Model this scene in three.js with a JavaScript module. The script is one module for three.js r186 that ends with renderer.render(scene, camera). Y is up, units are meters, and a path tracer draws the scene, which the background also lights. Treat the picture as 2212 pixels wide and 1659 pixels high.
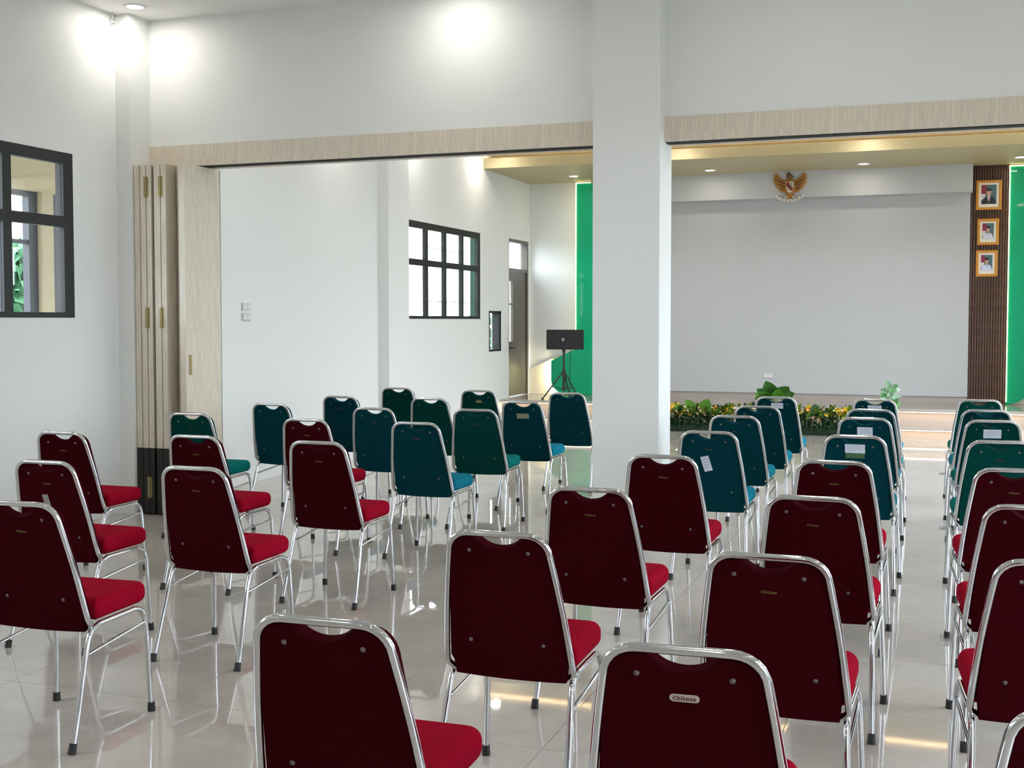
import * as THREE from 'three';
import { RoundedBoxGeometry } from 'three/addons/geometries/RoundedBoxGeometry.js';
import { TextGeometry } from 'three/addons/geometries/TextGeometry.js';
import { FontLoader } from 'three/addons/loaders/FontLoader.js';
import { mergeGeometries } from 'three/addons/utils/BufferGeometryUtils.js';
import { RectAreaLightUniformsLib } from 'three/addons/lights/RectAreaLightUniformsLib.js';

// ---------------------------------------------------------------- camera, sky, exposure
const scene = new THREE.Scene();
const W = 2212, H = 1659, FOCAL = 2545;
const camera = new THREE.PerspectiveCamera(THREE.MathUtils.radToDeg(2 * Math.atan(H / 2 / FOCAL)), W / H, 0.05, 200);
camera.position.set(0, 1.55, 0);
camera.rotation.order = 'YXZ';
camera.rotation.set(THREE.MathUtils.degToRad(-2.45), THREE.MathUtils.degToRad(19.5), 0);
camera.setViewOffset(W, H, 0, 28.5, W, H);                 // the lens is shifted a little
const SKY = 9.0;
scene.background = new THREE.Color().setRGB(0.86 * SKY, 0.98 * SKY, 1.09 * SKY);
const renderer = new THREE.WebGLRenderer();
renderer.toneMapping = THREE.LinearToneMapping;
renderer.toneMappingExposure = 1.27;
renderer.shadowMap.enabled = true;
RectAreaLightUniformsLib.init();
const SPOT = 1.4, LED = 1.0;                                // downlight candela, LED strip factor

// ---------------------------------------------------------------- helpers
let seed = 7;
const rnd = () => { seed = (seed * 1664525 + 1013904223) >>> 0; return seed / 4294967296; };
const rr = (a, b) => a + (b - a) * rnd();
const V = (x, y, z) => new THREE.Vector3(x, y, z);
const taken = {};
const numbered = (n) => { const k = taken[n] = (taken[n] ?? -1) + 1; return k ? n + '_' + String(k).padStart(3, '0') : n; };
const lin = (r, g, b) => new THREE.Color().setRGB(r, g, b);
function mat(c, rough = 0.6, o = {}) { return new THREE.MeshStandardMaterial({ color: lin(...c), roughness: rough, ...o }); }
function phys(c, rough = 0.6, o = {}) { return new THREE.MeshPhysicalMaterial({ color: lin(...c), roughness: rough, ...o }); }
function box(w, h, d, x = 0, y = 0, z = 0) { return new THREE.BoxGeometry(w, h, d).translate(x, y, z); }
function span(x0, x1, y0, y1, z0, z1) { return box(Math.abs(x1 - x0), Math.abs(y1 - y0), Math.abs(z1 - z0), (x0 + x1) / 2, (y0 + y1) / 2, (z0 + z1) / 2); }
const clean = (g) => { const q = g.index ? g.toNonIndexed() : g; for (const k of Object.keys(q.attributes)) if (!['position', 'normal', 'uv'].includes(k)) q.deleteAttribute(k); return q; };
const merge = (gs) => gs.length === 1 ? gs[0] : mergeGeometries(gs.map(clean));
function part(name, geo, m, parent) { const o = new THREE.Mesh(Array.isArray(geo) ? merge(geo) : geo, m); o.name = name; o.castShadow = o.receiveShadow = true; parent.add(o); return o; }
function thing(name, label, category, x = 0, y = 0, z = 0, turn = 0, group) {
  const o = new THREE.Group(); o.name = numbered(name); o.position.set(x, y, z); o.rotation.y = turn;
  o.userData = { label, category }; if (group) o.userData.group = group; scene.add(o); return o;
}
function single(name, geo, m, label, category, group) {
  const o = part(numbered(name), geo, m, scene); o.userData = { label, category }; if (group) o.userData.group = group; return o;
}
function struct(name, geo, m, label, category) { const o = part(name, geo, m, scene); o.userData = { kind: 'structure', label, category }; return o; }
function tube(pts, r, seg = 16, rad = 10, closed = false) { return new THREE.TubeGeometry(new THREE.CatmullRomCurve3(pts, closed, 'centripetal'), seg, r, rad, closed); }
function cyl(r0, r1, h, x, y, z, seg = 16) { return new THREE.CylinderGeometry(r0, r1, h, seg).translate(x, y, z); }
function bar(a, b, r, rad = 10) { const d = b.clone().sub(a), g = new THREE.CylinderGeometry(r, r, d.length(), rad); g.applyQuaternion(new THREE.Quaternion().setFromUnitVectors(V(0, 1, 0), d.clone().normalize())); return g.translate((a.x + b.x) / 2, (a.y + b.y) / 2, (a.z + b.z) / 2); }
function shapeOf(pts) { const s = new THREE.Shape(); pts.forEach(([x, y], i) => i ? s.lineTo(x, y) : s.moveTo(x, y)); s.closePath(); return s; }
function rectHole(x0, x1, y0, y1) { const p = new THREE.Path(); p.moveTo(x0, y0); p.lineTo(x0, y1); p.lineTo(x1, y1); p.lineTo(x1, y0); p.closePath(); return p; }
function extrude(s, depth, o = {}) { return new THREE.ExtrudeGeometry(s, { depth, bevelEnabled: false, curveSegments: 12, ...o }); }
// value noise texture, tileable
function noiseTex(size, fn, srgb = false) {
  const d = new Uint8Array(size * size * 4);
  for (let y = 0; y < size; y++) for (let x = 0; x < size; x++) { const c = fn(x, y), i = (y * size + x) * 4; d[i] = c[0]; d[i + 1] = c[1]; d[i + 2] = c[2]; d[i + 3] = 255; }
  const t = new THREE.DataTexture(d, size, size, THREE.RGBAFormat); t.magFilter = THREE.LinearFilter; t.minFilter = THREE.LinearMipmapLinearFilter; t.generateMipmaps = true;
  t.wrapS = t.wrapT = THREE.RepeatWrapping; if (srgb) t.colorSpace = THREE.SRGBColorSpace; t.needsUpdate = true; return t;
}
function lattice(n, s0) { const a = []; let s = s0; for (let i = 0; i < n * n; i++) { s = (s * 1103515245 + 12345) >>> 0; a.push(((s >>> 8) & 0xffff) / 65535); } return a; }
function vnoise(n, s0) { const L = lattice(n, s0); return (u, v) => { const x = ((u % 1) + 1) % 1 * n, y = ((v % 1) + 1) % 1 * n, i = Math.floor(x), j = Math.floor(y), f = x - i, g = y - j, a = f * f * (3 - 2 * f), b = g * g * (3 - 2 * g), q = (p, r) => L[(r % n) * n + (p % n)]; return (q(i, j) * (1 - a) + q(i + 1, j) * a) * (1 - b) + (q(i, j + 1) * (1 - a) + q(i + 1, j + 1) * a) * b; }; }

// ---------------------------------------------------------------- materials
const nA = vnoise(8, 11), nB = vnoise(32, 23), nC = vnoise(128, 5), nD = vnoise(4, 77);
const wallBump = noiseTex(256, (x, y) => { const v = 110 + 60 * nB(x / 256, y / 256) + 40 * nC(x / 256, y / 256); return [v, v, v]; });
wallBump.repeat.set(1, 1);
const M = {
  wall: mat([0.79, 0.80, 0.785], 0.55, { bumpMap: wallBump, bumpScale: 0.0004 }),
  ceiling: mat([0.87, 0.87, 0.85], 0.7),
  stageCeiling: mat([0.50, 0.42, 0.24], 0.5),
  backdrop: mat([0.53, 0.53, 0.535], 0.6),
  chrome: mat([0.60, 0.61, 0.63], 0.08, { metalness: 1 }),
  rubber: mat([0.012, 0.012, 0.013], 0.55),
  rivet: mat([0.16, 0.13, 0.12], 0.45, { metalness: 0.6 }),
  blackFrame: mat([0.005, 0.007, 0.007], 0.55),
  greyFrame: mat([0.035, 0.042, 0.042], 0.45),
  glass: phys([1, 1, 1], 0.0, { transmission: 1, thickness: 0, ior: 1.45 }),
  doorWood: mat([0.10, 0.085, 0.07], 0.35),
  brass: mat([0.34, 0.27, 0.13], 0.45, { metalness: 0.8 }),
  steel: mat([0.5, 0.52, 0.53], 0.4, { metalness: 0.9 }),
  kick: mat([0.013, 0.012, 0.010], 0.6),
  gap: mat([0.006, 0.006, 0.006], 0.8),
  plastic: mat([0.75, 0.75, 0.73], 0.35),
  plasticGrey: mat([0.60, 0.61, 0.61], 0.35),
  speaker: mat([0.010, 0.011, 0.012], 0.6),
  stand: mat([0.014, 0.012, 0.012], 0.45),
  lampWhite: mat([0.8, 0.8, 0.8], 0.5),
  lampGlow: mat([1, 1, 1], 0.5, { emissive: lin(1, 0.98, 0.95), emissiveIntensity: 6 }),
  ledGlow: mat([1, 0.85, 0.6], 0.5, { emissive: lin(1, 0.78, 0.48), emissiveIntensity: 5 }),
  stageTile: phys([0.46, 0.40, 0.365], 0.10),
  paper: mat([0.62, 0.66, 0.72], 0.8),
  cream: mat([0.34, 0.28, 0.18], 0.85),
  navy: mat([0.012, 0.015, 0.026], 0.5),
  ground: mat([0.30, 0.30, 0.27], 0.95),
  gold: mat([0.42, 0.19, 0.045], 0.45, { metalness: 0.25 }),
};
// light oak laminate: fine straight grain along v
function woodTex(rep, base, amp, streak) {
  const n1 = vnoise(64, 91), n2 = vnoise(16, 17);
  const t = noiseTex(256, (x, y) => { const u = x / 256, v = y / 256, s = (n1(u, v * 0.06) - 0.5) * streak + (n2(u, v * 0.25) - 0.5) * amp + (nC(u, v * 0.1) - 0.5) * streak * 0.6; return base.map((b) => Math.max(0, Math.min(255, b * (1 + s)))); }, true);
  t.repeat.set(...rep); return t;
}
M.oak = mat([1, 1, 1], 0.45, { map: woodTex([1, 1], [214, 203, 186], 0.03, 0.08) });
M.walnut = mat([1, 1, 1], 0.4, { map: woodTex([1, 1], [84, 56, 42], 0.25, 0.35) });
const weave = noiseTex(128, (x, y) => { const v = 128 + 50 * Math.sin(x * Math.PI / 4) * Math.cos(y * Math.PI / 4) + 50 * (nC(x / 128, y / 128) - 0.5); return [v, v, v]; });
weave.repeat.set(30, 30);
const fabric = (c) => phys(c, 0.92, { bumpMap: weave, bumpScale: 0.0004, specularIntensity: 0.06 });
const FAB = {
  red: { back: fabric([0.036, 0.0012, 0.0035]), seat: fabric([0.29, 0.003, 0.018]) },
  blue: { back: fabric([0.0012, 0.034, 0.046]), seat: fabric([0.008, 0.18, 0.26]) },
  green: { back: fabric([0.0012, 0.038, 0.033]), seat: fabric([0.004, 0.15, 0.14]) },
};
const uvm = (g, s = 1) => { // box-projected uv in metres
  const p = g.attributes.position, n = g.attributes.normal, uv = new Float32Array(p.count * 2);
  for (let i = 0; i < p.count; i++) { const ax = Math.abs(n.getX(i)), ay = Math.abs(n.getY(i)), az = Math.abs(n.getZ(i)); let a, b; if (ax >= ay && ax >= az) { a = p.getZ(i); b = p.getY(i); } else if (ay >= az) { a = p.getX(i); b = p.getZ(i); } else { a = p.getX(i); b = p.getY(i); } uv[2 * i] = a * s; uv[2 * i + 1] = b * s; }
  g.setAttribute('uv', new THREE.BufferAttribute(uv, 2)); return g;
};

// ---------------------------------------------------------------- room: x -6.1 .. 2.1, front room z 4 .. -8.08, hall to -18.1
const XL = -6.1, XR = 2.1, ZB = 4.0, ZP = -8.08, ZS = -18.1, CEIL = 3.96, T = 0.15, XC = (XL + XR) / 2;
const WIN = { sill: 1.57, head: 2.80, w: 2.58 };
const winZ = [-15.85, -7.31, -3.3];                        // far edge of each wall window
const GLZ = [[-15.9, -12.9], [-12.1, -9.1], [-6.4, -4.6], [-2.6, -0.8]];            // glazed doors in the right wall
const DOOR = [-18.03, -17.08, 0.36, 2.81], NICHE = [-16.72, -16.21, 1.09, 1.69];
{ // side walls with openings (outline drawn in z, y)
  const side = (holes) => { const s = shapeOf([[ZS - T, -0.02], [ZB + T, -0.02], [ZB + T, CEIL + 0.12], [ZS - T, CEIL + 0.12]]); for (const h of holes) s.holes.push(rectHole(...h)); return extrude(s, T).rotateY(-Math.PI / 2); };  // x' = -z(extrude), z' = x
  const wins = winZ.map((z) => [z, z + WIN.w, WIN.sill, WIN.head]);
  struct('wall_left', uvm(side([...wins, DOOR, NICHE]).translate(XL, 0, 0)), M.wall, 'white wall with black framed windows on the left', 'wall');
  struct('wall_right', uvm(side(GLZ.map(([a, b]) => [a, b, 0.0, 2.8])).translate(XR + T, 0, 0)), M.wall, 'white window wall on the right side', 'wall');
  struct('wall_back', uvm(span(XL, XR, -0.02, CEIL + 0.12, ZS - T, ZS)), M.wall, 'white wall behind the stage', 'wall');
  struct('wall_rear', uvm(span(XL, XR, -0.02, CEIL + 0.12, ZB, ZB + T)), M.wall, 'white wall behind the camera', 'wall');
  struct('ceiling', span(XL, XR, CEIL, CEIL + 0.12, ZS, ZB), M.ceiling, 'flat white ceiling of both halls', 'ceiling');
}
// pilasters on the side walls
for (const [k, z0, z1] of [[1, -8.36, -7.82], [2, -13.1, -12.53]]) {
  struct('trim_' + k, uvm(span(XL, XL + 0.135, 0, CEIL, z0, z1)), M.wall, k === 1 ? 'white pilaster in the corner beside the folding door' : 'white pilaster on the left wall before the hall window', 'pilaster');
  struct('trim_' + (k + 2), uvm(span(XR - 0.135, XR, 0, CEIL, z0, z1)), M.wall, 'white pilaster on the right wall', 'pilaster');
}
// partition wall above the openings and central pillar
struct('wall_partition', uvm(span(XL + 0.135, XR - 0.135, 2.95, CEIL, ZP - 0.22, ZP)), M.wall, 'white wall above the two wide openings', 'wall');
struct('wall_pillar', uvm(merge([span(-2.21, -1.74, 0, CEIL, -8.30, -7.917), span(-2.17, -1.765, 0, 2.78, -8.40, -8.30)])), M.wall, 'square white pillar between the two openings', 'pillar');
{ // oak pelmets with the dark track slot below
  const p1 = struct('trim_5', uvm(span(-5.965, -2.21, 2.782, 2.95, ZP - 0.24, ZP + 0.018), 2), M.oak, 'light oak pelmet over the left opening', 'pelmet');
  part('track', span(-5.965, -2.21, 2.777, 2.782, ZP - 0.12, ZP - 0.02), M.gap, p1);
  const p2 = struct('trim_6', uvm(span(-1.74, 1.965, 2.782, 2.95, ZP - 0.24, ZP + 0.018), 2), M.oak, 'light oak pelmet over the right opening', 'pelmet');
  part('track', span(-1.74, 1.965, 2.777, 2.782, ZP - 0.12, ZP - 0.02), M.gap, p2);
}
// ---------------------------------------------------------------- floor of polished tiles
{
  const floor = struct('floor', span(XL - T, XR + T, -0.16, -0.0025, ZS - T, ZB + T), mat([0.34, 0.31, 0.27], 0.7), 'polished cream tiled floor', 'floor');
  const S = 0.8, J = 0.0025;
  const cloud = (s0) => { const a = vnoise(6, s0), b = vnoise(24, s0 + 5); return noiseTex(128, (x, y) => { const k = 0.965 + 0.05 * a(x / 128, y / 128) + 0.025 * b(x / 128, y / 128); return [193 * k, 185 * k, 177 * k]; }, true); };
  const tm = [3, 31, 59].map((s) => phys([1, 1, 1], 0.025, { map: cloud(s), ior: 1.7 }));
  const g = box(S - J, 0.012, S - J, 0, -0.006, 0), rest = [];
  for (let i = 0; XL + i * S < XR; i++) for (let j = 0; ZB - j * S > ZS; j++) {
    const x0 = XL + i * S, x1 = Math.min(x0 + S, XR), z0 = ZB - j * S, z1 = Math.max(z0 - S, ZS), full = x1 - x0 > 0.79 && z0 - z1 > 0.79, x = (x0 + x1) / 2, z = (z0 + z1) / 2;
    if (z < -1.6 && z > -16.6 && full) { const t = part('tile', g, tm[(i * 7 + j * 5 + (i * j) % 3) % 3], floor); t.position.set(x, 0, z); }
    else rest.push(span(x0 + J / 2, x1 - J / 2, -0.012, 0, z0 - J / 2, z1 + J / 2));
  }
  part('tile_field', rest, tm[0], floor).userData.kind = 'stuff';
}
// ---------------------------------------------------------------- windows
let wn = 0;
function wallWindow(xIn, dir, zFar, detailed) { // dir: +1 looks into +x (left wall)
  const n = ++wn, zc = zFar + WIN.w / 2, F = 0.085, MU = 0.085, xm = xIn - dir * 0.02, dep = 0.045;
  const s = (z0, z1, y0, y1, d = dep, off = 0) => span(xm - d / 2 + off, xm + d / 2 + off, y0, y1, z0, z1);
  const z0 = zFar, z1 = zFar + WIN.w, m = M.blackFrame;
  const o = struct('window_' + n, [s(z0, z1, WIN.sill, WIN.sill + 0.04), s(z0, z1, WIN.head - F, WIN.head), s(z0, z0 + F + 0.02, WIN.sill + 0.04, WIN.head - F), s(z1 - F - 0.02, z1, WIN.sill + 0.04, WIN.head - F), ...[[z0, z0 + 0.012, WIN.sill, WIN.head], [z1 - 0.012, z1, WIN.sill, WIN.head], [z0 + 0.012, z1 - 0.012, WIN.sill, WIN.sill + 0.012], [z0 + 0.012, z1 - 0.012, WIN.head - 0.012, WIN.head]].map(([a, b, c, d]) => span(xIn - 0.045, xIn - T, c, d, a, b))], m,
    ['black framed window on the left wall of the far hall', 'black framed window on the near left wall beside the folding door', 'black framed window on the left wall near the camera'][n - 1], 'window');
  const inner = WIN.w - 2 * (F + 0.02), pw = (inner - 3 * MU) / 4, yT0 = 2.245, yT1 = 2.325;
  part('transom_bar', s(z0 + F + 0.02, z1 - F - 0.02, yT0, yT1), m, o);
  for (let k = 0; k < 4; k++) {
    const a = z0 + F + 0.02 + k * (pw + MU), b = a + pw;
    if (k) part('mullion', [s(a - MU, a, WIN.sill + 0.04, yT0), s(a - MU, a, yT1, WIN.head - F)], m, o);
    part('pane', s(a, b, WIN.sill + 0.04, yT0, 0.006), M.glass, o); part('pane', s(a, b, yT1, WIN.head - F, 0.006), M.glass, o);
    if (n < 2 && k < 3) { part('glazing_bar', s(a, b, 1.795, 1.805, 0.012, -dir * 0.02), M.greyFrame, o); part('glazing_bar', s(a, b, 2.487, 2.495, 0.012, -dir * 0.02), M.greyFrame, o); }
  }
  return o;
}
for (const z of winZ) wallWindow(XL, 1, z);
GLZ.forEach(([a, b], i) => { // glazed double doors, out of the frame on the right
  const x0 = XR + 0.04, x1 = XR + 0.09, w = (b - a) / 4, s = (z0, z1, y0, y1) => span(x0, x1, y0, y1, z0, z1);
  const o = struct('door_' + (i + 2), [s(a, b, 2.72, 2.8), s(a, a + 0.07, 0, 2.72), s(b - 0.07, b, 0, 2.72), s(a + 0.07, b - 0.07, 2.08, 2.14)], M.blackFrame, ['farthest', 'second farthest', 'second nearest', 'nearest'][i] + ' black framed glass doors in the right wall', 'glass door');
  for (let k = 0; k < 4; k++) {
    const p = a + 0.07 + k * (b - a - 0.14) / 4, q = p + (b - a - 0.14) / 4;
    const leaf = part('door_leaf', [s(p, p + 0.05, 0.01, 2.08), s(q - 0.05, q, 0.01, 2.08), s(p + 0.05, q - 0.05, 0.01, 0.12), s(p + 0.05, q - 0.05, 2.0, 2.08)], M.blackFrame, o);
    part('pane', span(x0 + 0.02, x0 + 0.026, 0.12, 2.0, p + 0.05, q - 0.05), M.glass, leaf); part('pane', span(x0 + 0.02, x0 + 0.026, 2.14, 2.72, p + 0.001, q - 0.001), M.glass, o);
  }
});
{ // small fixed window beside the stage door
  const [a, b, y0, y1] = NICHE, xm = XL - 0.05, F = 0.05;
  const o = struct('window_4', [span(xm - 0.05, xm + 0.055, y0, y0 + 0.03, a, b), span(xm - 0.05, xm + 0.055, y1 - 0.035, y1, a, b), span(xm - 0.05, xm + 0.055, y0, y1, a, a + 0.11), span(xm - 0.05, xm + 0.055, y0, y1, b - 0.03, b)], M.blackFrame, 'small black framed window between the hall window and the stage door', 'window');
  part('pane', span(xm - 0.003, xm + 0.003, y0 + 0.03, y1 - 0.035, a + 0.11, b - 0.03), M.glass, o);
}
{ // stage side door with glazed transom
  const [a, b, y0, y1] = DOOR, xm = XL - 0.06, yD = 2.31;
  const o = struct('door_1', [span(xm - 0.06, xm + 0.05, y0, y1, a, a + 0.05), span(xm - 0.06, xm + 0.05, y0, y1, b - 0.05, b), span(xm - 0.06, xm + 0.05, y1 - 0.05, y1, a + 0.05, b - 0.05), span(xm - 0.06, xm + 0.05, yD, yD + 0.05, a + 0.05, b - 0.05)], M.doorWood, 'dark brown door with a narrow glass strip beside the stage', 'door');
  const leafS = shapeOf([[a + 0.055, y0 + 0.01], [b - 0.055, y0 + 0.01], [b - 0.055, yD - 0.005], [a + 0.055, yD - 0.005]]);
  leafS.holes.push(rectHole(b - 0.27, b - 0.12, 1.22, 2.16));
  part('door_leaf', extrude(leafS, 0.045).rotateY(-Math.PI / 2).translate(xm + 0.03, 0, 0), M.doorWood, o);
  part('pane', span(xm + 0.004, xm + 0.010, 1.22, 2.16, b - 0.27, b - 0.12), M.glass, o);
  part('pane', span(xm - 0.003, xm + 0.003, yD + 0.05, y1 - 0.05, a + 0.05, b - 0.05), M.glass, o);
  part('glazing_bar', span(xm + 0.012, xm + 0.03, 1.79, 1.815, b - 0.27, b - 0.12), M.doorWood, o);
  part('door_handle', [span(xm + 0.03, xm + 0.045, 1.03, 1.22, b - 0.10, b - 0.06), bar(V(xm + 0.04, 1.13, b - 0.08), V(xm + 0.09, 1.13, b - 0.08), 0.010), bar(V(xm + 0.09, 1.13, b - 0.075), V(xm + 0.09, 1.13, b - 0.19), 0.010)], M.rubber, o);
}
// ---------------------------------------------------------------- stage
const STG = 0.36, ZST = -16.72, ZSTEP = -16.15, STEP = 0.16, NOSE = 0.035;
{
  const st = struct('floor_stage', [span(XL, XR, 0, STG - 0.04, ZS, ZST - 0.05), span(XL, XR, STG - 0.04, STG, ZS, ZST + NOSE)], M.stageTile, 'low stage platform of pale tiles with a lit nosing', 'stage');
  const stepGeo = (x0, x1) => [span(x0, x1, 0, STEP - 0.035, ZST - 0.05, ZSTEP - 0.05), span(x0, x1, STEP - 0.035, STEP, ZST - 0.05, ZSTEP + NOSE)];
  part('step', stepGeo(XL, -4.25), M.stageTile, st); part('step', stepGeo(-0.42, XR), M.stageTile, st);
  // warm LED strips under the nosings
  const strip = (x0, x1, y, z, name) => {
    const o = thing('led_strip', name, 'light strip', (x0 + x1) / 2, y, z, 0, 'warm light strips of the stage');
    part('diffuser', box(x1 - x0, 0.008, 0.014), M.ledGlow, o);
    const l = new THREE.RectAreaLight(lin(1, 0.74, 0.42), 13 * LED, x1 - x0, 0.014); l.position.set(0, -0.006, 0.0); l.lookAt(o.position.x, o.position.y - 1, o.position.z); l.rotation.set(-Math.PI / 2 - 0.25, 0, 0); o.add(l);
  };
  strip(XL + 0.02, XR - 0.02, STG - 0.045, ZST + NOSE - 0.03, 'warm light strip under the stage nosing above the flowers');
  strip(XL + 0.02, -4.27, STEP - 0.04, ZSTEP + NOSE - 0.03, 'warm light strip under the step beside the left wall');
  strip(-0.40, XR - 0.02, STEP - 0.04, ZSTEP + NOSE - 0.03, 'warm light strip under the step in line with the aisle');
  // lowered stage ceiling with its fascia and cove
  struct('ceiling_stage', [span(XL, XR, 3.74, 3.78, ZS, -16.03), span(XL, XR, 3.74, 3.885, -16.03, -16.0)], M.stageCeiling, 'beige lowered ceiling over the stage', 'ceiling');
  const cove = thing('cove_light', 'warm cove light hidden above the stage fascia', 'light strip', XC, 3.86, -16.08);
  part('diffuser', box(XR - XL - 0.1, 0.012, 0.03), M.ledGlow, cove);
  const l = new THREE.RectAreaLight(lin(1, 0.70, 0.38), 20 * LED, XR - XL - 0.1, 0.03); l.position.set(0, 0.012, 0); l.rotation.set(Math.PI / 2 + 0.5, 0, 0); cove.add(l);
}
{ // backdrop panel, header box, plinth
  const b = struct('wall_backdrop', uvm(span(-4.52, 0.525, 0.455, 3.36, ZS, ZS + 0.05)), M.backdrop, 'large plain pale grey backdrop panel behind the stage', 'backdrop');
  part('header_box', uvm(span(-4.55, 0.545, 3.355, 3.74, ZS, -17.8)), M.backdrop, b);
  struct('baseboard_back', span(XL, XR, STG, 0.455, ZS, ZS + 0.02), M.stageTile, 'pale tiled skirting at the foot of the stage wall', 'skirting');
}
{ // fluted walnut panels on both sides of the backdrop
  const slats = (x0, label) => {
    const o = thing('slat_panel', label, 'wood panel', x0, STG, ZS, 0, 'fluted dark wood panels');
    part('backing', span(0, 0.49, 0, 3.74 - STG, 0.002, 0.03), M.gap, o);
    const g = uvm(new RoundedBoxGeometry(0.028, 3.738 - STG, 0.028, 1, 0.005), 3), n = 14;
    for (let i = 0; i < n; i++) part('slat', g, M.walnut, o).position.set(0.0175 + i * 0.035, (3.74 - STG) / 2, 0.046);
  };
  slats(0.53, 'dark fluted wood panel carrying three framed portraits');
  slats(-5.02, 'dark fluted wood panel hidden behind the pillar');
}
{ // glossy green boards with lit edges, and the cream wing boards behind them
  M.green = phys([0.0, 0.42, 0.19], 0.4, { clearcoat: 0.25, clearcoatRoughness: 0.04, specularIntensity: 0.4 });
  M.edgeGlow = mat([1, 0.95, 0.7], 0.5, { emissive: lin(1, 0.85, 0.45), emissiveIntensity: 3 });
  M.wing = mat([0.80, 0.74, 0.62], 0.6);
  const led = (pts, name, z, mirror) => { // strip along a poly line on the wall
    const o = thing('edge_light', name, 'light strip', 0, 0, 0, 0, 'light strips along the green boards');
    const gs = [];
    for (let i = 0; i + 1 < pts.length; i++) {
      const a = V(pts[i][0], pts[i][1], z), c = V(pts[i + 1][0], pts[i + 1][1], z); gs.push(bar(a, c, 0.008, 6));
      const mid = a.clone().add(c).multiplyScalar(0.5), len = a.distanceTo(c), dir = c.clone().sub(a).normalize();
      const l = new THREE.RectAreaLight(lin(1, 0.88, 0.55), pts[i][2] * LED, len, 0.03); l.position.copy(mid).add(V(0, 0, 0.004));
      const out = V(-dir.y, dir.x, 0).multiplyScalar(mirror); // away from the board
      l.up.set(0, 0, 1); l.lookAt(mid.clone().add(out).add(V(0, 0, -0.35))); o.add(l);
    }
    part('tube', gs, M.edgeGlow, o);
  };
  const green = thing('green_board', 'glossy green board with a low wing beside the stage speaker', 'board', 0, 0, ZS + 0.003);
  const s = new THREE.Shape(); s.moveTo(-5.02, 3.70); s.lineTo(-5.28, 3.70); s.lineTo(-5.28, 1.10); s.lineTo(-5.70, 0.90); s.lineTo(-5.70, 0.62); s.quadraticCurveTo(-5.70, 0.44, -5.50, 0.375); s.lineTo(-5.02, 0.365); s.closePath();
  part('face', extrude(s, 0.03, { bevelEnabled: true, bevelSize: 0.004, bevelThickness: 0.004, bevelSegments: 2 }).translate(0, 0, 0.09), M.green, green);
  part('spacer', span(-5.24, -5.06, 0.5, 3.6, 0.0, 0.088), M.gap, green);
  const wing = thing('wing_board', 'cream low board with a slanted top beside the green board', 'board', 0, 0, ZS);
  part('face', extrude(shapeOf([[-6.09, 0.365], [-5.3, 0.365], [-5.3, 1.13], [-6.09, 0.76]]), 0.03).translate(0, 0, 0.005), M.wing, wing);
  led([[-5.05, 3.715, 4], [-5.29, 3.715, 4], [-5.29, 1.13, 4]], 'pale light strip along the upper edge of the green board', ZS + 0.135, -1);
  led([[-5.69, 0.89, 260], [-5.69, 0.62, 260], [-5.56, 0.42, 260]], 'bright light strip along the low wing of the green board', ZS + 0.075, -1);
  const green2 = thing('green_board', 'glossy green board beside the portrait panel at the right edge', 'board', 0, 0, ZS + 0.003);
  const s2 = new THREE.Shape(); s2.moveTo(1.03, 3.70); s2.lineTo(1.03, 0.365); s2.quadraticCurveTo(1.25, 0.38, 1.45, 0.62); s2.lineTo(1.45, 3.70); s2.closePath();
  part('face', extrude(s2, 0.03, { bevelEnabled: true, bevelSize: 0.004, bevelThickness: 0.004, bevelSegments: 2 }).translate(0, 0, 0.05), M.green, green2);
  part('spacer', span(1.08, 1.4, 1.2, 3.6, 0.0, 0.044), M.gap, green2);
  const wing2 = thing('wing_board', 'cream low board under the green board at the right edge', 'board', 0, 0, ZS);
  part('face', extrude(shapeOf([[1.03, 0.365], [2.09, 0.365], [2.09, 0.76], [1.3, 1.13], [1.03, 1.13]]), 0.03).translate(0, 0, 0.005), M.wing, wing2);
  led([[1.16, 0.40, 150], [1.42, 0.60, 150]], 'bright light strip under the green board at the right edge', ZS + 0.06, -1);
  led([[1.40, 3.715, 4], [1.034, 3.715, 4], [1.034, 0.40, 2]], 'pale light strip along the green board beside the portraits', ZS + 0.10, -1);
}
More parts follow.
